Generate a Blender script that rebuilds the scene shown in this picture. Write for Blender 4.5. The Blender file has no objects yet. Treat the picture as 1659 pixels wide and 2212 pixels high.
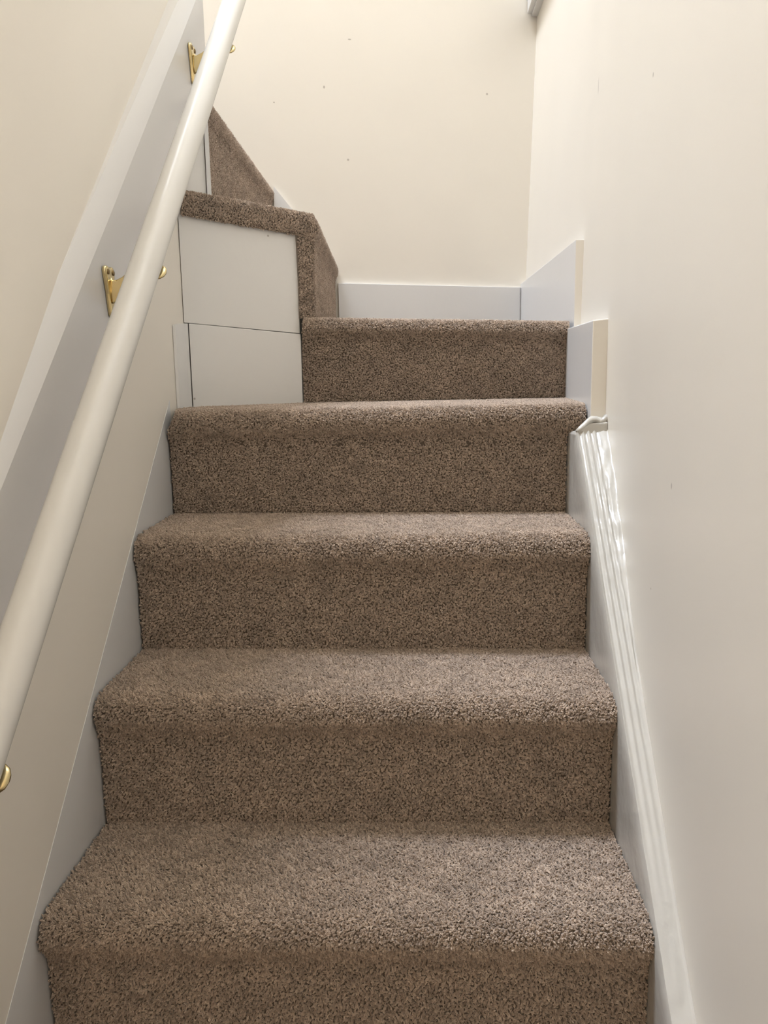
import bpy, bmesh, math, random
import numpy as np
from mathutils import Vector, Matrix, noise

random.seed(7)
rng = np.random.default_rng(11)
scene = bpy.context.scene
COL = scene.collection

# ------------------------------------------------------------------ camera
F_PX = 1756.437
cam_d = bpy.data.cameras.new('camera')
cam = bpy.data.objects.new('camera', cam_d)
COL.objects.link(cam)
fw = Vector((-0.04395, 0.98470, -0.16870)).normalized()
rt = Vector((0.99902, 0.04190, -0.01590)); rt = (rt - fw * rt.dot(fw)).normalized()
up = rt.cross(fw)
m = Matrix((rt, up, -fw)).transposed().to_4x4()
m.translation = Vector((0.04993, -0.88963, 0.84641))
cam.matrix_world = m
cam_d.sensor_fit = 'VERTICAL'
cam_d.sensor_height = 36.0
cam_d.lens = F_PX / 2212.0 * 36.0
cam_d.clip_start = 0.02
scene.camera = cam
scene.cycles.use_light_tree = False
scene.cycles.adaptive_threshold = 0.04
scene.cycles.adaptive_min_samples = 16
scene.cycles.max_bounces = 8
scene.cycles.caustics_reflective = False
scene.cycles.caustics_refractive = False

# ------------------------------------------------------------------ world, light, exposure
world = bpy.data.worlds.new('sky'); scene.world = world
world.use_nodes = True
world.node_tree.nodes['Background'].inputs['Color'].default_value = (0.80, 0.88, 1.0, 1)
world.node_tree.nodes['Background'].inputs['Strength'].default_value = 0.6

def area(name, loc, target, sx, sy, power, col):
    l = bpy.data.lights.new(name, 'AREA'); l.shape = 'RECTANGLE'
    l.size = sx; l.size_y = sy; l.energy = power; l.color = col
    o = bpy.data.objects.new(name, l); COL.objects.link(o)
    o.location = loc
    o.rotation_euler = (Vector(target) - Vector(loc)).to_track_quat('-Z', 'Y').to_euler()
    return o
# daylight of the roof window over the upstairs landing
area('roof_window_daylight', (-1.62, 0.78, 6.48), (-1.62, 0.78, 0.0), 1.20, 0.86, 385.0, (0.755, 0.84, 1.0))
# warm fill light added behind the viewer to brighten the low walls
hall = bpy.data.lights.new('hall_fill', 'POINT'); hall.energy = 10.0; hall.color = (1.0, 0.70, 0.42); hall.shadow_soft_size = 0.15
hall_o = bpy.data.objects.new('hall_fill', hall); COL.objects.link(hall_o); hall_o.location = (0.0, -2.3, 1.3)

vs = scene.view_settings
vs.view_transform = 'Standard'; vs.look = 'None'; vs.gamma = 1.0
vs.use_curve_mapping = False
vs.exposure = 0.06

# ------------------------------------------------------------------ materials
def new_mat(name):
    mt = bpy.data.materials.new(name); mt.use_nodes = True
    nt = mt.node_tree
    return mt, nt, nt.nodes['Principled BSDF']

def nd(nt, typ, **kw):
    n = nt.nodes.new(typ)
    for k, v in kw.items():
        if hasattr(n, k): setattr(n, k, v)
        else: n.inputs[k].default_value = v
    return n

def paint(name, col, rough, bumps=((230, 0.045),), spots=(), spot_col=(0.25, 0.2, 0.15, 1), spec=0.5, mottle=0.03):
    mt, nt, b = new_mat(name)
    geo = nd(nt, 'ShaderNodeNewGeometry')
    nz = nd(nt, 'ShaderNodeTexNoise', Scale=4.0, Detail=1.0)
    nt.links.new(geo.outputs['Position'], nz.inputs['Vector'])
    mix = nd(nt, 'ShaderNodeMix', data_type='RGBA')
    c = Vector(col)
    mix.inputs['A'].default_value = (*(c * (1 - mottle)), 1)
    mix.inputs['B'].default_value = (*(c * (1 + mottle)), 1)
    nt.links.new(nz.outputs['Fac'], mix.inputs['Factor'])
    out = mix.outputs['Result']
    for (p, r, sc) in spots:                       # knocks and specks in the paint
        sub = nd(nt, 'ShaderNodeVectorMath', operation='SUBTRACT')
        sub.inputs[1].default_value = p
        nt.links.new(geo.outputs['Position'], sub.inputs[0])
        mul = nd(nt, 'ShaderNodeVectorMath', operation='MULTIPLY')
        mul.inputs[1].default_value = sc
        nt.links.new(sub.outputs[0], mul.inputs[0])
        ln = nd(nt, 'ShaderNodeVectorMath', operation='LENGTH')
        nt.links.new(mul.outputs[0], ln.inputs[0])
        mr = nd(nt, 'ShaderNodeMapRange')
        mr.inputs['From Min'].default_value = r * 0.5
        mr.inputs['From Max'].default_value = r
        mr.inputs['To Min'].default_value = 0.6
        mr.inputs['To Max'].default_value = 0.0
        nt.links.new(ln.outputs['Value'], mr.inputs['Value'])
        m2 = nd(nt, 'ShaderNodeMix', data_type='RGBA')
        m2.inputs['B'].default_value = spot_col
        nt.links.new(out, m2.inputs['A']); nt.links.new(mr.outputs['Result'], m2.inputs['Factor'])
        out = m2.outputs['Result']
    nt.links.new(out, b.inputs['Base Color'])
    b.inputs['Roughness'].default_value = rough
    b.inputs['Specular IOR Level'].default_value = spec
    prev = None
    for sc, st in bumps:
        n = nd(nt, 'ShaderNodeTexNoise', Scale=float(sc), Detail=1.0)
        nt.links.new(geo.outputs['Position'], n.inputs['Vector'])
        bp = nd(nt, 'ShaderNodeBump', Strength=st, Distance=0.2 / sc)
        nt.links.new(n.outputs['Fac'], bp.inputs['Height'])
        if prev: nt.links.new(prev.outputs['Normal'], bp.inputs['Normal'])
        prev = bp
    if prev: nt.links.new(prev.outputs['Normal'], b.inputs['Normal'])
    return mt

ONE = (1, 1, 1)
CREAM = (0.852, 0.796, 0.70)
WHITE = (0.75, 0.737, 0.715)
M_WALL_L = paint('cream wall paint left', CREAM, 0.5, spots=[((-0.4275, 0.362, 0.562), 0.003, ONE), ((-0.4275, 0.00, 0.47), 0.002, ONE)])
M_WALL_B = paint('cream wall paint back', CREAM, 0.42, spots=[
    ((-0.1536, 1.6594, 1.4714), 0.004, ONE), ((0.2646, 1.7676, 1.6752), 0.004, ONE),
    ((-0.1421, 1.6624, 1.8018), 0.006, (1, 1, 2.5)), ((-0.2178, 1.6428, 1.6688), 0.005, (1.5, 1, 1)),
    ((-0.36, 1.606, 1.62), 0.003, ONE)])
M_WALL_R = paint('cream wall paint right', CREAM, 0.38, spots=[
    ((0.395, 0.78, 1.375), 0.018, (0, 3.2, 1.0)), ((0.36, 0.2785, 1.2281), 0.004, (0.2, 1, 1)),
    ((0.355, 0.105, 0.705), 0.004, (0.2, 1.6, 0.8)), ((0.36, 0.18, 0.556), 0.002, (0.2, 1, 1))])
M_CEIL = paint('white ceiling paint', (0.84, 0.83, 0.80), 0.7)
M_WHITE = paint('white gloss woodwork paint', WHITE, 0.28, bumps=((70, 0.08),))
M_BOARD = paint('warm white panel paint', (0.80, 0.785, 0.75), 0.32, bumps=((60, 0.09),),
                spots=[((-0.265, 0.887, 1.135), 0.003, ONE), ((-0.412, 0.785, 0.80), 0.003, ONE)])
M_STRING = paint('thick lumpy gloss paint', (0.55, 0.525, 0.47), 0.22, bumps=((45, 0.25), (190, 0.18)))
M_RAIL = paint('satin white handrail paint', (0.68, 0.66, 0.61), 0.27, bumps=((8, 0.02),))

def brass():
    mt, nt, b = new_mat('polished brass')
    b.inputs['Base Color'].default_value = (0.62, 0.52, 0.29, 1)
    b.inputs['Metallic'].default_value = 1.0
    b.inputs['Roughness'].default_value = 0.22
    return mt
M_BRASS = brass()
def plain(name, col, rough, metal=0.0):
    mt, nt, b = new_mat(name)
    b.inputs['Base Color'].default_value = (*col, 1); b.inputs['Roughness'].default_value = rough
    b.inputs['Metallic'].default_value = metal
    return mt
M_SCREW = plain('dark brass screw', (0.22, 0.16, 0.08), 0.35, 1.0)
def glass():
    mt, nt, b = new_mat('window glass')
    b.inputs['Base Color'].default_value = (1, 1, 1, 1); b.inputs['Roughness'].default_value = 0.0
    b.inputs['Transmission Weight'].default_value = 1.0; b.inputs['IOR'].default_value = 1.45
    return mt
M_GLASS = glass()

def carpet_mat(name, is_pile):
    mt, nt, b = new_mat(name)
    geo = nd(nt, 'ShaderNodeNewGeometry')
    n1 = nd(nt, 'ShaderNodeTexNoise', Scale=24.0, Detail=1.0)
    nt.links.new(geo.outputs['Position'], n1.inputs['Vector'])
    if is_pile:
        info = nd(nt, 'ShaderNodeObjectInfo'); src = info.outputs['Random']
    else:
        n2 = nd(nt, 'ShaderNodeTexNoise', Scale=400.0); nt.links.new(geo.outputs['Position'], n2.inputs['Vector'])
        src = n2.outputs['Fac']
    rp = nd(nt, 'ShaderNodeValToRGB')
    e = rp.color_ramp.elements
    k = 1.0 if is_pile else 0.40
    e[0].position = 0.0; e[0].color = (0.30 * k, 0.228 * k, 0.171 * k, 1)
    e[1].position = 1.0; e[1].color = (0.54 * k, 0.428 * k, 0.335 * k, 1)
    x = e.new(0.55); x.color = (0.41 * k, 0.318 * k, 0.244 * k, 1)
    nt.links.new(src, rp.inputs['Fac'])
    mr = nd(nt, 'ShaderNodeMapRange')
    mr.inputs['From Min'].default_value = 0.3; mr.inputs['From Max'].default_value = 0.7
    mr.inputs['To Min'].default_value = 0.88; mr.inputs['To Max'].default_value = 1.12
    nt.links.new(n1.outputs['Fac'], mr.inputs['Value'])
    vm = nd(nt, 'ShaderNodeVectorMath', operation='SCALE')
    nt.links.new(rp.outputs['Color'], vm.inputs[0]); nt.links.new(mr.outputs['Result'], vm.inputs['Scale'])
    nt.links.new(vm.outputs[0], b.inputs['Base Color'])
    b.inputs['Roughness'].default_value = 0.85
    b.inputs['Specular IOR Level'].default_value = 0.2
    b.inputs['Sheen Weight'].default_value = 0.8
    b.inputs['Sheen Tint'].default_value = (1.0, 0.9, 0.8, 1)
    b.inputs['Sheen Roughness'].default_value = 0.5
    return mt
M_PILE = carpet_mat('brown carpet yarn', True)
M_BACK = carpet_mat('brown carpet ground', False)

# ------------------------------------------------------------------ helpers
def link(name, verts, faces, mat, parent=None, smooth=False):
    me = bpy.data.meshes.new(name)
    me.from_pydata([tuple(v) for v in verts], [], faces)
    bm = bmesh.new(); bm.from_mesh(me)
    bmesh.ops.recalc_face_normals(bm, faces=bm.faces[:])
    bm.to_mesh(me); bm.free()
    me.materials.append(mat)
    if smooth:
        me.polygons.foreach_set('use_smooth', [True] * len(me.polygons))
    o = bpy.data.objects.new(name, me); COL.objects.link(o)
    if parent is not None: o.parent = parent
    return o

def tag(o, label=None, cat=None, group=None, kind=None):
    if label: o['label'] = label
    if cat: o['category'] = cat
    if group: o['group'] = group
    if kind: o['kind'] = kind
    return o

def bevel(o, w, seg=2):
    md = o.modifiers.new('edge', 'BEVEL'); md.width = w; md.segments = seg; md.limit_method = 'ANGLE'
    return o

def prism(name, foot, z0, z1, mat, parent=None, bev=0.0):
    """vertical prism over a footprint; z0 and z1 may be lists (one per corner)"""
    n = len(foot)
    z0 = z0 if isinstance(z0, (list, tuple)) else [z0] * n
    z1 = z1 if isinstance(z1, (list, tuple)) else [z1] * n
    v = [(x, y, z0[i]) for i, (x, y) in enumerate(foot)] + [(x, y, z1[i]) for i, (x, y) in enumerate(foot)]
    f = [tuple(range(n))[::-1], tuple(range(n, 2 * n))]
    f += [(i, (i + 1) % n, n + (i + 1) % n, n + i) for i in range(n)]
    o = link(name, v, f, mat, parent)
    if bev: bevel(o, bev)
    return o

def slab_x(name, poly, x0, x1, mat, parent=None, bev=0.0):
    """polygon in (y, z) extruded from x0 to x1"""
    n = len(poly)
    v = [(x0, y, z) for y, z in poly] + [(x1, y, z) for y, z in poly]
    f = [tuple(range(n)), tuple(range(n, 2 * n))[::-1]]
    f += [(i, (i + 1) % n, n + (i + 1) % n, n + i) for i in range(n)]
    o = link(name, v, f, mat, parent)
    if bev: bevel(o, bev)
    return o

def interp(x, xs, ys):
    return float(np.interp(x, xs, ys))

# ------------------------------------------------------------------ the shell
RY = [-3.2, -0.1, 0.0, 0.14, 0.25, 0.34, 0.42, 0.50, 0.575, 0.70, 0.80, 0.92, 1.05, 1.30, 1.90]
RX = [0.350, 0.352, 0.354, 0.357, 0.3595, 0.3665, 0.3745, 0.3785, 0.3795, 0.3855, 0.3940, 0.4040, 0.4070, 0.403, 0.391]
def xw(y, z=1.12):
    """inner face of the right-hand wall: an old, slightly bowed plaster wall"""
    lean = 0.0315 * (z - 1.12) * min(1.0, max(0.0, (y - 0.6) / 0.6))
    return interp(y, RY, RX) + lean
def bw(x):
    """inner face of the back wall"""
    return 1.65 + 0.2586 * (x + 0.19)
XL = -0.4250          # inner face of the left wall
TOP = 6.50
UP = 1.80              # upstairs floor level, where the left wall ends
FLOOR = -0.39

# right wall, a smooth grid with thickness
ys = list(np.linspace(-3.2, -0.2, 8)) + list(np.linspace(-0.1, 1.9, 81))
zs = list(np.linspace(FLOOR - 0.1, TOP, 14))
def sm(y, z):
    return sum(xw(y + d, z) * w for d, w in ((-0.08, .15), (-0.04, .2), (0, .3), (0.04, .2), (0.08, .15)))
V = [(sm(y, z), y, z) for y in ys for z in zs] + [(0.55, y, z) for y in ys for z in zs]
ny, nz_ = len(ys), len(zs); off = ny * nz_
Fc = []
for i in range(ny - 1):
    for j in range(nz_ - 1):
        a = i * nz_ + j
        Fc.append((a, a + 1, a + nz_ + 1, a + nz_)); Fc.append((off + a, off + a + nz_, off + a + nz_ + 1, off + a + 1))
for i in range(ny - 1):
    for j in (0, nz_ - 1):
        a = i * nz_ + j; Fc.append((a, a + nz_, off + a + nz_, off + a))
for j in range(nz_ - 1):
    for i in (0, ny - 1):
        a = i * nz_ + j; Fc.append((a, a + 1, off + a + 1, off + a))
o = link('wall_right', V, Fc, M_WALL_R, smooth=True)
tag(o, 'bowed cream plaster wall on the side of the lumpy white string', 'wall', kind='structure')

o = prism('wall_left', [(XL, -3.2), (XL, 0.92), (XL - 0.11, 0.92), (XL - 0.11, -3.2)], FLOOR - 0.1, UP, M_WALL_L)
tag(o, 'plain cream wall carrying the handrail board', 'wall', kind='structure')
o = prism('wall_back', [(-2.3, bw(-2.3)), (0.55, bw(0.55)), (0.55, bw(0.55) + 0.12), (-2.3, bw(-2.3) + 0.12)], FLOOR - 0.1, TOP, M_WALL_B)
tag(o, 'cream wall behind the winding steps', 'wall', kind='structure')
o = prism('wall_front', [(XL - 0.11, 0.92), (XL - 0.11, 0.80), (-1.40, 0.585), (-1.40, 0.705)], FLOOR - 0.1, UP, M_WALL_B)
tag(o, 'low cream wall of the upper flight around the corner', 'wall', kind='structure')
o = prism('wall_end', [(-2.3, -3.2), (-2.3, 1.25), (-2.42, 1.25), (-2.42, -3.2)], FLOOR - 0.1, TOP, M_WALL_B)
tag(o, 'cream end wall of the upstairs landing', 'wall', kind='structure')
o = prism('wall_rear', [(-2.42, -3.2), (0.55, -3.2), (0.55, -3.32), (-2.42, -3.32)], FLOOR - 0.1, TOP, M_WALL_B)
tag(o, 'cream wall of the hall behind the viewer', 'wall', kind='structure')
o = prism('floor_upper', [(-2.3, -3.2), (XL - .11, -3.2), (XL - .11, .80), (-1.16, .67), (-1.16, bw(-1.16)), (-2.3, bw(-2.3))], UP - .12, UP - .03, M_BACK)
tag(o, 'brown carpeted floor of the upstairs landing', 'floor', kind='structure')

# ceiling with the roof window
sx0, sx1, sy0, sy1 = -2.26, -0.98, 0.31, 1.24
V, Fc = [], []
for (x0, x1, y0, y1) in ((-2.3, sx0, -3.2, 2.0), (sx1, 0.55, -3.2, 2.0), (sx0, sx1, -3.2, sy0), (sx0, sx1, sy1, 2.0)):
    b = len(V)
    V += [(x, y, z) for x in (x0, x1) for y in (y0, y1) for z in (TOP, TOP + 0.1)]
    Fc += [tuple(b + k for k in q) for q in ((0, 1, 3, 2), (4, 6, 7, 5), (0, 4, 5, 1), (2, 3, 7, 6), (0, 2, 6, 4), (1, 5, 7, 3))]
o = link('ceiling', V, Fc, M_CEIL)
tag(o, 'white ceiling high over the stairwell', 'ceiling', kind='structure')
win = bpy.data.objects.new('window_1', None); COL.objects.link(win)
tag(win, 'white framed roof window over the upstairs landing', 'window', kind='structure')
for f in ([(sx0, sy0), (sx1, sy0), (sx1, sy0 + .04), (sx0, sy0 + .04)], [(sx0, sy1 - .04), (sx1, sy1 - .04), (sx1, sy1), (sx0, sy1)],
          [(sx0, sy0 + .04), (sx0 + .04, sy0 + .04), (sx0 + .04, sy1 - .04), (sx0, sy1 - .04)], [(sx1 - .04, sy0 + .04), (sx1, sy0 + .04), (sx1, sy1 - .04), (sx1 - .04, sy1 - .04)]):
    prism('frame_bar', f, TOP + .03, TOP + .09, M_WHITE, win)
prism('pane', [(sx0 + .04, sy0 + .04), (sx1 - .04, sy0 + .04), (sx1 - .04, sy1 - .04), (sx0 + .04, sy1 - .04)], TOP + 0.06, TOP + 0.066, M_GLASS, win)
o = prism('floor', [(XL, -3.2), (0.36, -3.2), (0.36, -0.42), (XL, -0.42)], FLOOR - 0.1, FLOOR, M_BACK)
tag(o, 'brown carpeted floor at the foot of the stairs', 'floor', kind='structure')

# ------------------------------------------------------------------ carpet: ground mesh + pile
def pile_group():
    ng = bpy.data.node_groups.new('carpet pile', 'GeometryNodeTree')
    ng.interface.new_socket('Geometry', in_out='INPUT', socket_type='NodeSocketGeometry')
    ng.interface.new_socket('Geometry', in_out='OUTPUT', socket_type='NodeSocketGeometry')
    N, L = ng.nodes, ng.links
    gi = N.new('NodeGroupInput'); go = N.new('NodeGroupOutput')
    r = random.Random(3)
    variants = N.new('GeometryNodeGeometryToInstance')
    for v in range(5):
        jn = N.new('GeometryNodeJoinGeometry')
        for s in range(3):
            c = N.new('GeometryNodeMeshIcoSphere')
            c.inputs['Radius'].default_value = 0.001
            c.inputs['Subdivisions'].default_value = 2
            t = N.new('GeometryNodeTransform')
            a = 2.09 * s + r.uniform(-.5, .5); q = r.uniform(0.0005, 0.0011)
            t.inputs['Translation'].default_value = (q * math.cos(a), q * math.sin(a), r.uniform(0.0012, 0.0022))
            tl = r.uniform(0.15, 0.95); ta = r.uniform(0, 6.283)
            t.inputs['Rotation'].default_value = (tl * math.cos(ta), tl * math.sin(ta), 0)
            w = r.uniform(0.68, 0.95)
            t.inputs['Scale'].default_value = (w, w * r.uniform(.85, 1.1), r.uniform(2.2, 3.1))
            L.new(c.outputs['Mesh'], t.inputs['Geometry'])
            L.new(t.outputs['Geometry'], jn.inputs['Geometry'])
        sp = N.new('GeometryNodeSetShadeSmooth')
        L.new(jn.outputs['Geometry'], sp.inputs['Geometry'])
        mt = N.new('GeometryNodeSetMaterial'); mt.inputs['Material'].default_value = M_PILE
        L.new(sp.outputs['Geometry'], mt.inputs['Geometry'])
        L.new(mt.outputs['Geometry'], variants.inputs['Geometry'])
    iop = N.new('GeometryNodeInstanceOnPoints')
    L.new(gi.outputs[0], iop.inputs['Points'])
    L.new(variants.outputs[0], iop.inputs['Instance'])
    iop.inputs['Pick Instance'].default_value = True
    rv = N.new('FunctionNodeRandomValue'); rv.data_type = 'INT'
    rv.inputs[4].default_value = 0; rv.inputs[5].default_value = 4
    L.new(rv.outputs[2], iop.inputs['Instance Index'])
    na = N.new('GeometryNodeInputNamedAttribute'); na.data_type = 'FLOAT_VECTOR'; na.inputs['Name'].default_value = 'tuft_rot'
    e2r = N.new('FunctionNodeEulerToRotation')
    L.new(na.outputs[0], e2r.inputs[0]); L.new(e2r.outputs[0], iop.inputs['Rotation'])
    nb = N.new('GeometryNodeInputNamedAttribute'); nb.data_type = 'FLOAT_VECTOR'; nb.inputs['Name'].default_value = 'tuft_scale'
    L.new(nb.outputs[0], iop.inputs['Scale'])
    L.new(iop.outputs['Instances'], go.inputs[0])
    return ng
PILE = pile_group()

def strip_eval(Lp, Rp):
    """resample a strip between two polylines; returns arrays and arc length"""
    Lp, Rp = np.array(Lp, float), np.array(Rp, float)
    mid = (Lp + Rp) / 2
    s = np.concatenate([[0], np.cumsum(np.linalg.norm(np.diff(mid, axis=0), axis=1))])
    return Lp, Rp, s

def smooth_poly(P, sub=4):
    """Catmull-Rom through the points, so noses are round"""
    P = [np.array(p, float) for p in P]
    Q = [2 * P[0] - P[1]] + P + [2 * P[-1] - P[-2]]
    out = []
    for i in range(1, len(Q) - 2):
        p0, p1, p2, p3 = Q[i - 1], Q[i], Q[i + 1], Q[i + 2]
        d1 = np.linalg.norm(p2 - p1)
        m1 = (p2 - p0) / (np.linalg.norm(p1 - p0) + d1) * d1
        m2 = (p3 - p1) / (np.linalg.norm(p3 - p2) + d1) * d1
        for k in range(sub):
            t = k / sub
            out.append((2*t**3-3*t**2+1)*p1 + (t**3-2*t**2+t)*m1 + (-2*t**3+3*t**2)*p2 + (t**3-t**2)*m2)
    out.append(P[-1])
    return out

def ground(strips, name, parent, depth=0.010, inset=0.0045):
    """strips = [(Lp, Rp)] outer (pile top) polylines, normals to the left of travel; returns the base mesh object and samples"""
    V, Fc, samples = [], [], []
    for Lp, Rp in strips:
        Lp, Rp, s = strip_eval(Lp, Rp)
        n = len(s)
        tang = np.gradient((Lp + Rp) / 2, axis=0)
        wid = Rp - Lp
        nor = np.cross(wid, tang); nor /= np.linalg.norm(nor, axis=1)[:, None]
        b = len(V)
        for i in range(n):
            V += [Lp[i] - nor[i] * inset, Rp[i] - nor[i] * inset, Lp[i] - nor[i] * (inset + depth), Rp[i] - nor[i] * (inset + depth)]
        for i in range(n - 1):
            a = b + 4 * i; c = a + 4
            Fc += [(a, a + 1, c + 1, c), (a + 2, c + 2, c + 3, a + 3), (a, c, c + 2, a + 2), (a + 1, a + 3, c + 3, c + 1)]
        e = b + 4 * (n - 1)
        Fc += [(b, b + 2, b + 3, b + 1), (e, e + 1, e + 3, e + 2)]
        samples.append((Lp - nor * inset, Rp - nor * inset, nor, s))
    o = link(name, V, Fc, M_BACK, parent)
    return o, samples

def euler_from(nor, lean, spin):
    """z axis along nor (+lean), spun"""
    z = nor + lean
    z /= np.linalg.norm(z, axis=1)[:, None]
    rx = np.arctan2(-z[:, 1], z[:, 2])                       # Rz*Ry*Rx convention
    # R = Rz(c)Ry(b)Rx(a); z-axis with c=0: (sin b cos a, -sin a, cos b cos a)
    a = -np.arcsin(np.clip(z[:, 1], -1, 1))
    b = np.arctan2(z[:, 0], z[:, 2])
    return np.stack([a, b, np.zeros_like(a)], 1)

DIMPLES = []          # tack heads pulled down into the pile under the noses
def add_pile(step, samples, pitch=0.0032):
    P, Rr, S = [], [], []
    for Lp, Rp, nor, s in samples:
        total = s[-1]
        nu = max(2, int(total / pitch))
        w = np.linalg.norm(Rp - Lp, axis=1).mean()
        nv = max(2, int(w / pitch))
        uu = (np.arange(nu) + 0.5) / nu * total
        vv = (np.arange(nv) + 0.5) / nv
        U, Vv = np.meshgrid(uu, vv, indexing='ij')
        U = U + rng.uniform(-.42, .42, U.shape) * pitch
        Vv = Vv + (np.arange(nu)[:, None] % 2) * 0.5 / nv + rng.uniform(-.42, .42, U.shape) / nv
        U = np.clip(U.ravel(), 0, total); Vv = np.clip(Vv.ravel(), 0.0, 1.0)
        pl = np.stack([np.interp(U, s, Lp[:, k]) for k in range(3)], 1)
        pr = np.stack([np.interp(U, s, Rp[:, k]) for k in range(3)], 1)
        nn = np.stack([np.interp(U, s, nor[:, k]) for k in range(3)], 1)
        nn /= np.linalg.norm(nn, axis=1)[:, None]
        pos = pl * (1 - Vv[:, None]) + pr * Vv[:, None]
        if DIMPLES:
            near = np.min(np.linalg.norm(pos[:, None, :] - np.array(DIMPLES)[None, :, :], axis=2), axis=1)
            ok = near > 0.0042
            pos, nn, U = pos[ok], nn[ok], U[ok]
        # tufts lean together in small clumps
        ph = pos / 0.0062
        c1 = np.sin(ph[:, 0] * 1.0 + np.sin(ph[:, 1] * .7) * 1.3) * np.cos(U / 0.0052 + np.sin(ph[:, 0] * .45) * 1.2)
        c2 = np.cos(ph[:, 0] * .8 + 1.7) * np.sin(U / 0.0047 + 0.6 + np.sin(ph[:, 0] * .31))
        lean = np.stack([c1, c2, 0.5 * (c1 - c2)], 1) * 0.38 + rng.normal(0, 0.28, pos.shape)
        lean -= nn * (lean * nn).sum(1)[:, None]
        rot = euler_from(nn, lean, None)
        rot[:, 2] = 0
        sc = 1.0 + 0.14 * c1 + rng.normal(0, 0.10, len(pos))
        P.append(pos); Rr.append(rot); S.append(np.stack([sc * 1.05, sc * 1.05, sc], 1))
    P = np.concatenate(P); Rr = np.concatenate(Rr); S = np.concatenate(S)
    me = bpy.data.meshes.new('carpet_pile')
    me.vertices.add(len(P)); me.vertices.foreach_set('co', P.astype(np.float32).ravel())
    a = me.attributes.new('tuft_rot', 'FLOAT_VECTOR', 'POINT'); a.data.foreach_set('vector', Rr.astype(np.float32).ravel())
    a = me.attributes.new('tuft_scale', 'FLOAT_VECTOR', 'POINT'); a.data.foreach_set('vector', S.astype(np.float32).ravel())
    me.materials.append(M_PILE)
    o = bpy.data.objects.new('carpet_pile', me); COL.objects.link(o); o.parent = step
    o['kind'] = 'stuff'
    md = o.modifiers.new('pile', 'NODES'); md.node_group = PILE
    return o

stairs = bpy.data.objects.new('staircase', None); COL.objects.link(stairs)
tag(stairs, 'narrow staircase with brown carpeted steps winding up past a white panelled corner', 'staircase')

def make_step(strips, pile=True):
    st, sm_ = ground(strips, 'step', stairs)
    if pile: add_pile(st, sm_)
    return st

XS_L, XS_R = -0.4215, 0.3215       # carpet edges against the two strings
def flight_profile(x, crease0, nose, crease1, zt, xn=None):
    """riser foot -> riser -> rounded nose -> tread -> next crease"""
    y0, z0 = crease0; yn, zn = nose; y1, z1 = crease1
    xn = x if xn is None else xn
    h = zt - z0
    return [(x, y0, z0), (x, y0 - 0.001, z0 + h * 0.35), (x, y0 - 0.001, zt - 0.078), (x, y0 - 0.004, zt - 0.064),
            (xn, (yn + y0) / 2 - 0.002, zt - 0.050), (xn, yn, zn), (xn, yn + 0.005, zt - 0.013), (xn, yn + 0.018, zt - 0.003),
            (xn, yn + 0.040, zt), (x, (yn + y1) / 2 + .02, (zt + z1) / 2), (x, y1, z1)]
def flight_step(l, r, **kw):
    L = smooth_poly(flight_profile(XS_L, *l)); R = smooth_poly(flight_profile(XS_R, *r))
    for Q in (L, R):
        Q.insert(0, Q[0] - np.array([0, 0, .014])); Q.append(Q[-1] + np.array([0, .014, 0]))
    return make_step([(L, R)], **kw)
# lower steps, below the frame
flight_step(((-0.430, -0.39), (-0.450, -0.228), (-0.215, -0.195), -0.195), ((-0.430, -0.39), (-0.450, -0.228), (-0.215, -0.195), -0.195), pile=False)
flight_step(((-0.215, -0.195), (-0.235, -0.033), (0.0, 0.0), 0.0), ((-0.215, -0.195), (-0.235, -0.033), (0.0, 0.0), 0.0))
# the three straight steps in view
flight_step(((0.002, 0.0), (-0.0185, 0.160), (0.2081, 0.1921), 0.194), ((0.002, 0.0), (-0.0176, 0.165), (0.2149, 0.1948), 0.197))
flight_step(((0.2081, 0.1921), (0.1930, 0.356), (0.4102, 0.3925), 0.3925), ((0.2149, 0.1948), (0.1898, 0.359), (0.4154, 0.3906), 0.392))
for x in np.linspace(-.36, .28, 12): DIMPLES.append((x + rng.uniform(-.012, .012), .4105, .502 + rng.uniform(-.008, .008)))
flight_step(((0.4102, 0.3925), (0.3985, 0.551), (0.6288, 0.5879), 0.587), ((0.4154, 0.3906), (0.3941, 0.552), (0.6227, 0.5860), 0.587))
# the step under the panelled corner: its tread runs in under the panel, its nose laps over the string
A = np.array([-0.430, 0.775]); B = np.array([-0.207, 0.925])         # line of the white panel
pd = (B - A) / np.linalg.norm(B - A); pn = np.array([pd[1], -pd[0]])  # direction, outward (towards the stairs)
z4 = 0.784
DIMPLES[:] = [(x + rng.uniform(-.01, .01), .626, .716 + rng.uniform(-.008, .008)) for x in np.linspace(-.37, .28, 15)]
L = [(XS_L, .6288, .588), (XS_L, .6275, .66), (XS_L, .626, z4 - .07), (-.4215, .620, z4 - .055), (-.417, .608, z4 - .038), (-.411, .606, z4 - .022),
     (-.405, .611, z4 - .009), (-.405, .622, z4 - .002), (-.410, .645, z4), (-.4235, .70, z4), (-.4235, .775, z4), (-.325, .845, z4), (-.207, .922, z4)]
R = [(XS_R, .6227, .586), (XS_R, .6215, .66), (XS_R, .620, z4 - .07), (.3215, .617, z4 - .056), (.350, .606, z4 - .040), (.352, .601, z4 - .022),
     (.352, .605, z4 - .008), (.352, .616, z4 + .001), (.352, .640, z4 + .003), (.356, .70, z4 + .003), (.361, .772, z4 + .003), (.365, .845, z4 + .003), (.370, .922, z4 + .003)]
make_step([(smooth_poly(L, 3), smooth_poly(R, 3))])
DIMPLES.clear()
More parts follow.
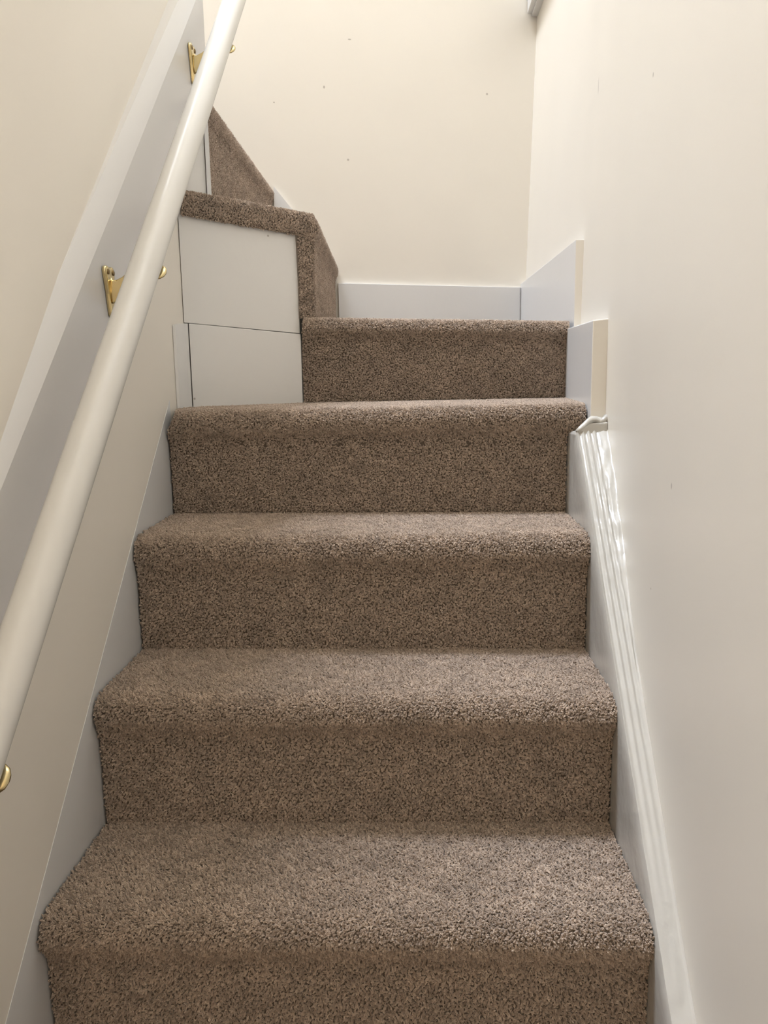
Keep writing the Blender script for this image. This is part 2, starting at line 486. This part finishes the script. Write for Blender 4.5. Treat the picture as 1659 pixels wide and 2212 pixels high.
# the landing step against the back wall
L = [(-.206, .925, z4), (-.206, .923, .86), (-.205, .922, .915), (-.203, .914, .930), (-.202, .905, .943), (-.202, .907, .957), (-.200, .917, .967), (-.185, .945, .9695), (-.176, 1.05, .969), (-.186, 1.35, .966), (-.196, bw(-.196) - .006, .965)]
R = [(.370, .925, z4 + .003), (.370, .923, .86), (.371, .922, .900), (.372, .914, .914), (.372, .905, .926), (.372, .907, .940), (.373, .917, .949), (.378, .945, .9515), (.383, 1.05, .953), (.380, 1.35, .955), (.372, bw(.372) - .012, .957)]
make_step([(smooth_poly(L, 3), smooth_poly(R, 3))])
# the upper flight, turning left: riser facing the landing, capped front edge on the panel
def on_panel(t, out, z):
    """a point on the panel line (t = distance from its left end), out in front of it"""
    q = A + pd * t + pn * out
    return (q[0], q[1], z)
XR6f, XR6b = -0.174, -0.199
YF = 0.945
def turn_profile(xr, y, z0, zt, zback, xnext):
    return [(xr, y, z0), (xr, y, z0 + 0.10), (xr + .001, y, zt - .055), (xr + .007, y, zt - .040), (xr + .010, y, zt - .026), (xr + .006, y, zt - .010),
            (xr - .008, y, zt - .001), (xr - .03, y, zt + .001), ((xr + xnext) / 2, y, (zt + zback) / 2), (xnext, y, zback)]
f6 = turn_profile(XR6f, YF, .968, 1.186, 1.205, -.365)
# the front end of the tread follows the panel line
def follow(p):
    t = max(0.0, (p[0] - A[0]) / pd[0])
    q = A + pd * t
    return (p[0], q[1] + 0.004, p[2])
f6 = [p if p[2] < 1.14 else follow(p) for p in f6]
b6 = turn_profile(XR6b, bw(XR6b) - .008, .962, 1.176, 1.195, -.372)
PL = float(np.linalg.norm(B - A))
tl, tr_ = 0.012, (XR6f + .008 - A[0]) / pd[0]
def cap(t, zb, zt_, o0=.012, o1=.016):
    return [on_panel(t, o0 - .002, zb), on_panel(t, o1, zb + .012), on_panel(t, o1, (zb + zt_) / 2), on_panel(t, o1 - .002, zt_ - .012),
            on_panel(t, o0 - .008, zt_), on_panel(t, -.02, zt_ + .001)]
cap6 = (smooth_poly(cap(tl, 1.158, 1.211)), smooth_poly(cap(tr_ - .012, 1.134, 1.188)))
# upright edge of the riser, wrapped round onto the panel
t0e = PL - 0.004
edge = ([on_panel(t0e, .010, .966), on_panel(t0e, .010, 1.05), on_panel(t0e - .002, .012, 1.142)],
        [on_panel(t0e + .034, .010, .966), on_panel(t0e + .036, .010, 1.05), on_panel(t0e + .040, .012, 1.142)])
b6 = [(x, bw(x) - .003, z) for x, _, z in b6]
make_step([(smooth_poly(f6), smooth_poly(b6)), cap6, edge])
# next step up
f7 = turn_profile(-.365, .822, 1.207, 1.392, 1.40, -.56)
f7 = [p if p[0] > -.39 else (p[0], .927, p[2]) for p in f7]      # behind the end of the left wall
b7 = turn_profile(-.377, 0.0, 1.195, 1.388, 1.392, -.56)
b7 = [(x, bw(x) - .004, z) for x, _, z in b7]
make_step([(smooth_poly(f7), smooth_poly(b7))])
for k, (xa, xb) in enumerate(((-.56, -.76), (-.76, -1.15))):
    z0 = 1.395 + .19 * k; zt = z0 + .19
    fr = lambda x: 0.925 + 0.249 * (x + 0.5375)
    L = [(x, fr(x) + 0.0, z) for x, _, z in turn_profile(xa, 0, z0, zt, zt, xb)]
    R = [(x, bw(x) - .004, z) for x, _, z in turn_profile(xa, 0, z0, zt, zt, xb)]
    make_step([(smooth_poly(L), smooth_poly(R))], pile=False)

# plain timber carcass under the carpet
cz = [(-.41, FLOOR), (-.41, -.22), (-.195, -.22), (-.195, -.03), (.025, -.03), (.025, .165), (.235, .165), (.235, .36), (.435, .36), (.435, .555), (.65, .555),
      (.65, .75), (.95, .75), (.95, .92), (1.54, .92), (1.54, FLOOR)]
slab_x('carcass', cz, XS_L + .002, .34, M_BOARD, stairs)

# white boards closing the side of the upper steps
def board(name, t0, t1, zb, zt, out=0.0, thick=0.014, mat=M_BOARD, bev=0.0012):
    """zb, zt = (at t0, at t1)"""
    f = [tuple((A + pd * t + pn * o)) for t, o in ((t0, out), (t1, out), (t1, out - thick), (t0 + .8 * thick, out - thick))]
    o = prism(name, f, [zb[0], zb[1], zb[1], zb[0]], [zt[0], zt[1], zt[1], zt[0]], mat, stairs, bev)
    return o
board('side_board', 0.0075, PL - .002, (.953, .9345), (1.170, 1.150))
board('side_board', 0.0168, PL - .001, (.775, .775), (.9515, .933), out=0.001)
prism('corner_strip', [(XL + .0004, .700), (XL + .0055, .703), (XL + .0065, .770), (-.4165, .782), (-.4243, .80)], .775, [.944, .946, .951, .9515, .9515], M_BOARD, stairs, .0012)
board('side_board', 0.016, 0.071, (1.19, 1.19), (1.30, 1.385), out=-0.004)
board('corner_strip', 0.070, 0.079, (1.19, 1.19), (1.385, 1.385), out=0.001, thick=0.012, mat=M_WHITE)

# ------------------------------------------------------------------ strings, skirtings, trim
# left string, almost flush with the wall
o = slab_x('baseboard_left', [(-1.0, -.6854), (.655, .8015), (.655, .50), (-1.0, -1.0)], XL - .004, XL + .0008, M_WHITE)
tag(o, 'smooth white string board along the steps under the handrail', 'string board', kind='structure')

# right string: upright face, chamfer, moulded and thickly painted top
def lump(x, y, z, s):
    return noise.noise(Vector((x, y, z)) * s)
ysr = np.linspace(-0.75, 0.552, 150)
RK = lambda y: 0.9789 * y + 0.203
nx = 30
V, Fc = [], []
for y in ysr:
    xr_ = xw(y) + 0.004
    ridge = min(1.0, max(0.0, (y + 0.0) / 0.30))
    top = RK(y)
    row = [(0.3235, y, top - 0.34), (0.3232, y, top - 0.055), (0.3228, y, top - 0.020), (0.3252, y, top - 0.003 + .0012 * lump(1, y, 0, 40))]
    x0 = 0.3262
    for k in range(nx):
        t = k / (nx - 1)
        x = x0 + (xr_ - x0) * t
        s = x - x0
        hgt = ridge * (0.0020 * math.cos(s * 2 * math.pi / 0.0098) - .0012) * max(0.0, min(1.0, (0.038 - s) / 0.006))
        if s > 0.030:                                     # filler dragged down the joint with the wall
            hgt += ridge * (0.0035 * (lump(s * 2, y, 3, 55) + .25) + 0.002 * lump(s, y, 9, 150)) - .001 * ridge
        hgt += 0.0012 * lump(x, y, 5, 90) + 0.0008 * lump(x, y, 1, 25)
        edge_w = max(0.0, 1 - (xr_ - x) / 0.006)
        hgt += edge_w * (0.004 + 0.003 * lump(x, y, 7, 120))
        row.append((x, y - 0.70 * hgt, top + 0.715 * hgt))
    row.append((xr_ + .004, y, top - 0.34))
    V += row
w = nx + 5
for i in range(len(ysr) - 1):
    for k in range(w - 1):
        a = i * w + k; Fc.append((a, a + 1, a + w + 1, a + w))
    Fc.append((i * w + w - 1, i * w, (i + 1) * w, (i + 1) * w + w - 1))
Fc.append(tuple(range(w))[::-1]); e = (len(ysr) - 1) * w; Fc.append(tuple(range(e, e + w)))
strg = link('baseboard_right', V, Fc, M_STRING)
strg.data.polygons.foreach_set('use_smooth', [len(p.vertices) == 4 for p in strg.data.polygons])
strg.modifiers.new('split', 'EDGE_SPLIT').split_angle = math.radians(50)
tag(strg, 'old white string with ridged lumpy painted top beside the steps', 'string board', kind='structure')
# ragged lip of paint over the cut top end of the string
def tube(name, pts, radii, mat, parent, seg=8, rough=0.0):
    V, Fc = [], []
    n = len(pts)
    for i, p in enumerate(pts):
        p = Vector(p)
        t = (Vector(pts[min(i + 1, n - 1)]) - Vector(pts[max(i - 1, 0)])).normalized()
        a = t.orthogonal().normalized()
        a = (Vector((0, 0, 1)) - t * t.z)
        a = a.normalized() if a.length > 1e-4 else t.orthogonal().normalized()
        b = t.cross(a)
        for k in range(seg):
            th = 2 * math.pi * k / seg
            r = radii[i] * (1 + rough * lump(i * .7, k * .9, 2, 1.3))
            V.append(p + a * math.cos(th) * r + b * math.sin(th) * r)
    for i in range(n - 1):
        for k in range(seg):
            Fc.append((i * seg + k, i * seg + (k + 1) % seg, (i + 1) * seg + (k + 1) % seg, (i + 1) * seg + k))
    Fc.append(tuple(range(seg))); Fc.append(tuple(range((n - 1) * seg, n * seg)))
    return link(name, V, Fc, mat, parent, smooth=True)
pts = [(.326, .549, .739), (.333, .553, .744), (.340, .557, .748), (.347, .561, .755), (.354, .562, .760), (.361, .562, .7605), (.368, .560, .756), (.374, .560, .757), (.379, .560, .763), (.384, .560, .760)]
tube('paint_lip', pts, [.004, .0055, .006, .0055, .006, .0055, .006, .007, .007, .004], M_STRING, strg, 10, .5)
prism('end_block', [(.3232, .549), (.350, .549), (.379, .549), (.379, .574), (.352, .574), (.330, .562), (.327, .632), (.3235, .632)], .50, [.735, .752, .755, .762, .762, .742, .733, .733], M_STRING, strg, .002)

# stepped skirting pieces on the right-hand wall
o = prism('baseboard_winder', [(.3535, .575), (.3705, .93), (xw(.93) + .004, .93), (xw(.575) + .003, .575)], .74, [.931, .934, .934, .934], M_WHITE, bev=.002)
tag(o, 'short thick white skirting block standing on the fourth carpeted step', 'skirting', kind='structure')
o = prism('baseboard_landing', [(.3855, .9225), (.377, 1.80), (xw(1.80) + .006, 1.80), (xw(.9225) + .004, .9225)], .90, 1.118, M_WHITE, bev=.001)
tag(o, 'white skirting board along the right wall of the landing step', 'skirting', kind='structure')
th = .013
o = prism('baseboard_back', [(-.190, bw(-.19) - th), (.372, bw(.372) - th), (.385, bw(.385)), (-.190, bw(-.19) + .002)], .94, [1.1155, 1.1065, 1.107, 1.1155], M_WHITE, bev=.001)
tag(o, 'white skirting board under the back wall on the landing', 'skirting', kind='structure')
V = []
prof = [(-.368, 1.19), (-.205, 1.17), (-.205, 1.185), (-.368, 1.388)]
for dy in (-.012, .002):
    V += [(x, bw(x) + dy, z) for x, z in prof]
o = link('baseboard_upper', V, [(0, 1, 2, 3), (7, 6, 5, 4), (0, 4, 5, 1), (1, 5, 6, 2), (2, 6, 7, 3), (3, 7, 4, 0)], M_WHITE)
tag(o, 'raked white skirting behind the upper step', 'skirting', kind='structure')

for q in (bpy.data.objects['baseboard_winder'], bpy.data.objects['baseboard_landing']):
    q.data.materials.append(M_WALL_R)
    for pf in q.data.polygons:
        if pf.normal.y < -0.9: pf.material_index = 1

# two-layer moulding high on the right wall
z0 = 1.893
def run(name, x_out, zlo, zhi, y0, y1, parent=None):
    V = []
    for y in (y0, y1):
        V += [(x_out, y, zlo), (x_out, y, zhi), (.46, y, zhi), (.46, y, zlo)]
    return link(name, V, [(0, 1, 2, 3), (7, 6, 5, 4), (0, 4, 5, 1), (1, 5, 6, 2), (2, 6, 7, 3), (3, 7, 4, 0)], M_WHITE, parent)
o = run('trim_1', .400, z0 + .006, z0 + .10, -3.1, 1.80)
tag(o, 'two-layer cream moulding high on the right wall', 'moulding', kind='structure')
lay = run('outer_layer', .3865, z0 + .012, z0 + .09, -3.1, 1.795, o)
for q in (o, lay): bevel(q, .002)

# raking board on the left wall: flat face with a bevelled top
def rake1(y): return 0.9433 * y + 0.7793
def rake2(y): return 0.9543 * y + 0.7366
ysb = np.linspace(-0.80, 0.922, 40)
V, Fc = [], []
def XBf(y): return -0.4105 + 0.032 * (y - 0.2)
for y in ysb:
    wob = 0.0015 * lump(0, y, 0, 6)
    t1 = 0.9724 * y + 0.7817 + wob
    t2 = 0.9805 * y + 0.7337 + wob
    xb = XBf(y)
    V += [(XL - .002, y, t1), (xb - .0145, y, t1), (xb, y, t2), (xb, y, t2 - 0.20), (XL - .002, y, t2 - .205)]
for i in range(len(ysb) - 1):
    for k in range(5):
        a = i * 5 + k; b = i * 5 + (k + 1) % 5
        Fc.append((a, b, b + 5, a + 5))
Fc.append((0, 1, 2, 3, 4)); e = (len(ysb) - 1) * 5; Fc.append((e, e + 1, e + 2, e + 3, e + 4))
o = link('trim_2', V, Fc, M_WHITE)
tag(o, 'raked white backing board with bevelled top edge carrying the brass brackets', 'backing board', kind='structure')

# ------------------------------------------------------------------ handrail with three brass brackets
rail_root = bpy.data.objects.new('handrail', None); COL.objects.link(rail_root)
tag(rail_root, 'round white painted wooden handrail on brass brackets against the left wall', 'handrail')
SL = 0.9832
xrl = lambda y: -0.3405 + 0.0321 * (y - 0.2)
zr = lambda y: 0.908 + SL * (y - 0.2)
rr = 0.0218
d = Vector((0, 1, SL)).normalized(); nrm = Vector((0, -SL, 1)).normalized(); sd = Vector((1, 0, 0))
V, Fc = [], []
seg = 28
y0r, y1r = -0.80, 1.15
stations = [(y0r, .80), (y0r + .003, 1.0)] + [(y, 1.0) for y in np.linspace(y0r + .05, y1r - .05, 24)] + [(y1r - .003, 1.0), (y1r, .80)]
for y, k in stations:
    c = Vector((xrl(y), y, zr(y)))
    for i in range(seg):
        th = 2 * math.pi * i / seg
        a, b = math.cos(th) * rr * k, math.sin(th) * rr * k
        b = max(b, -0.86 * rr * k)                 # mopstick section: flat on the underside
        V.append(c + sd * a + nrm * b)
n = len(stations)
for i in range(n - 1):
    for k in range(seg):
        Fc.append((i * seg + k, i * seg + (k + 1) % seg, (i + 1) * seg + (k + 1) % seg, (i + 1) * seg + k))
Fc.append(tuple(range(seg))); Fc.append(tuple(range((n - 1) * seg, n * seg)))
link('rail', V, Fc, M_RAIL, rail_root, smooth=True)

def bracket_parts(parent):
    """built around the middle of the wall plate: x out from the wall, y along it, z up"""
    # plate: broad two-lobed head tapering to a round foot
    outline = []
    def arc(cy, cz, r, a0, a1, k):
        for i in range(k + 1):
            a = math.radians(a0 + (a1 - a0) * i / k)
            outline.append((cy + r * math.cos(a), cz + r * math.sin(a)))
    arc(-.0100, .0270, .0085, 200, 80, 6)
    outline.append((0.0, .0325))
    arc(.0100, .0270, .0085, 100, -20, 6)
    outline.append((.0105, -.005))
    arc(0, -.0310, .0065, 0, -180, 7)
    outline.append((-.0105, -.005))
    n = len(outline)
    V, Fc = [], []
    for x, k in ((0, 1.0), (.0045, 1.0), (.0062, .86)):
        V += [(x, y * k, z * (1 - (1 - k) * .35)) for y, z in outline]
    for j in range(2):
        Fc += [(j * n + i, j * n + (i + 1) % n, (j + 1) * n + (i + 1) % n, (j + 1) * n + i) for i in range(n)]
    Fc.append(tuple(range(n))[::-1]); Fc.append(tuple(range(2 * n, 3 * n)))
    plate = link('bracket', V, Fc, M_BRASS, parent)
    plate.modifiers.new('edge', 'BEVEL').width = .0012
    plate['label'] = 'polished brass wall bracket'
    # raised spine on the plate
    V, Fc = [], []
    for z, hw, h in ((.020, .002, .0065), (.012, .0045, .010), (0, .005, .012), (-.010, .0042, .011), (-.018, .002, .0065)):
        V += [(.003, -hw, z), (h, -hw * .6, z), (h, hw * .6, z), (.003, hw, z)]
    for i in range(4):
        for k in range(4):
            Fc.append((i * 4 + k, i * 4 + (k + 1) % 4, i * 4 + 4 + (k + 1) % 4, i * 4 + 4 + k))
    Fc += [(0, 1, 2, 3), (16, 17, 18, 19)]
    link('spine', V, Fc, M_BRASS, plate, smooth=True)
    # arm: a flared blade curving up and out under the rail
    tp = [(.006, .016), (.014, .0150), (.024, .0195), (.034, .0270), (.045, .0320), (.056, .0335)]
    bt = [(.006, -.018), (.014, -.0165), (.024, -.0095), (.034, .0010), (.045, .0130), (.056, .0215)]
    V, Fc = [], []
    for (xt, zt), (xb, zb) in zip(tp, bt):
        hw = .0048
        V += [(xt, -hw, zt), (xt, hw, zt), (xb, hw * .8, zb), (xb, -hw * .8, zb)]
    m_ = len(tp)
    for i in range(m_ - 1):
        for k in range(4):
            Fc.append((i * 4 + k, i * 4 + (k + 1) % 4, i * 4 + 4 + (k + 1) % 4, i * 4 + 4 + k))
    Fc += [(0, 1, 2, 3), tuple(range(4 * m_ - 4, 4 * m_))]
    arm = link('arm', V, Fc, M_BRASS, plate, smooth=False)
    arm.modifiers.new('edge', 'BEVEL').width = .0015
    # saddle under the rail with a rounded tip
    V, Fc = [], []
    prof = [(.046, .003), (.050, .0075), (.060, .0090), (.076, .0090), (.082, .0082), (.0865, .0060), (.0890, .0025)]
    sg = 12
    for x, r in prof:
        for k in range(sg):
            th = 2 * math.pi * k / sg
            y = math.cos(th) * r * 1.15
            V.append((x, y, 0.0255 + math.sin(th) * r * .75 + .9 * y))
    for i in range(len(prof) - 1):
        for k in range(sg):
            Fc.append((i * sg + k, i * sg + (k + 1) % sg, (i + 1) * sg + (k + 1) % sg, (i + 1) * sg + k))
    Fc += [tuple(range(sg)), tuple(range(len(prof) * sg - sg, len(prof) * sg))]
    link('saddle', V, Fc, M_BRASS, plate, smooth=True)
    for (y, z) in ((-.0100, .0268), (.0100, .0268), (0, -.0310)):
        V, Fc = [], []
        for x, r in ((.0055, .0042), (.0072, .0040), (.0080, .0020)):
            V += [(x, y + r * math.cos(2 * math.pi * k / 12), z + r * math.sin(2 * math.pi * k / 12)) for k in range(12)]
        for j in range(2):
            Fc += [(j * 12 + k, j * 12 + (k + 1) % 12, j * 12 + 12 + (k + 1) % 12, j * 12 + 12 + k) for k in range(12)]
        Fc.append(tuple(range(24, 36)))
        link('screw', V, Fc, M_SCREW, plate, smooth=False)
    return plate
first = bracket_parts(rail_root)
def place(br, y):
    br.location = (XBf(y), y, zr(y) - 0.0625)
place(first, 0.328)
for y in (-0.199, 0.814):
    c = first.copy(); COL.objects.link(c); c.parent = rail_root
    for ch in list(first.children):
        k = ch.copy(); COL.objects.link(k); k.parent = c
    place(c, y)
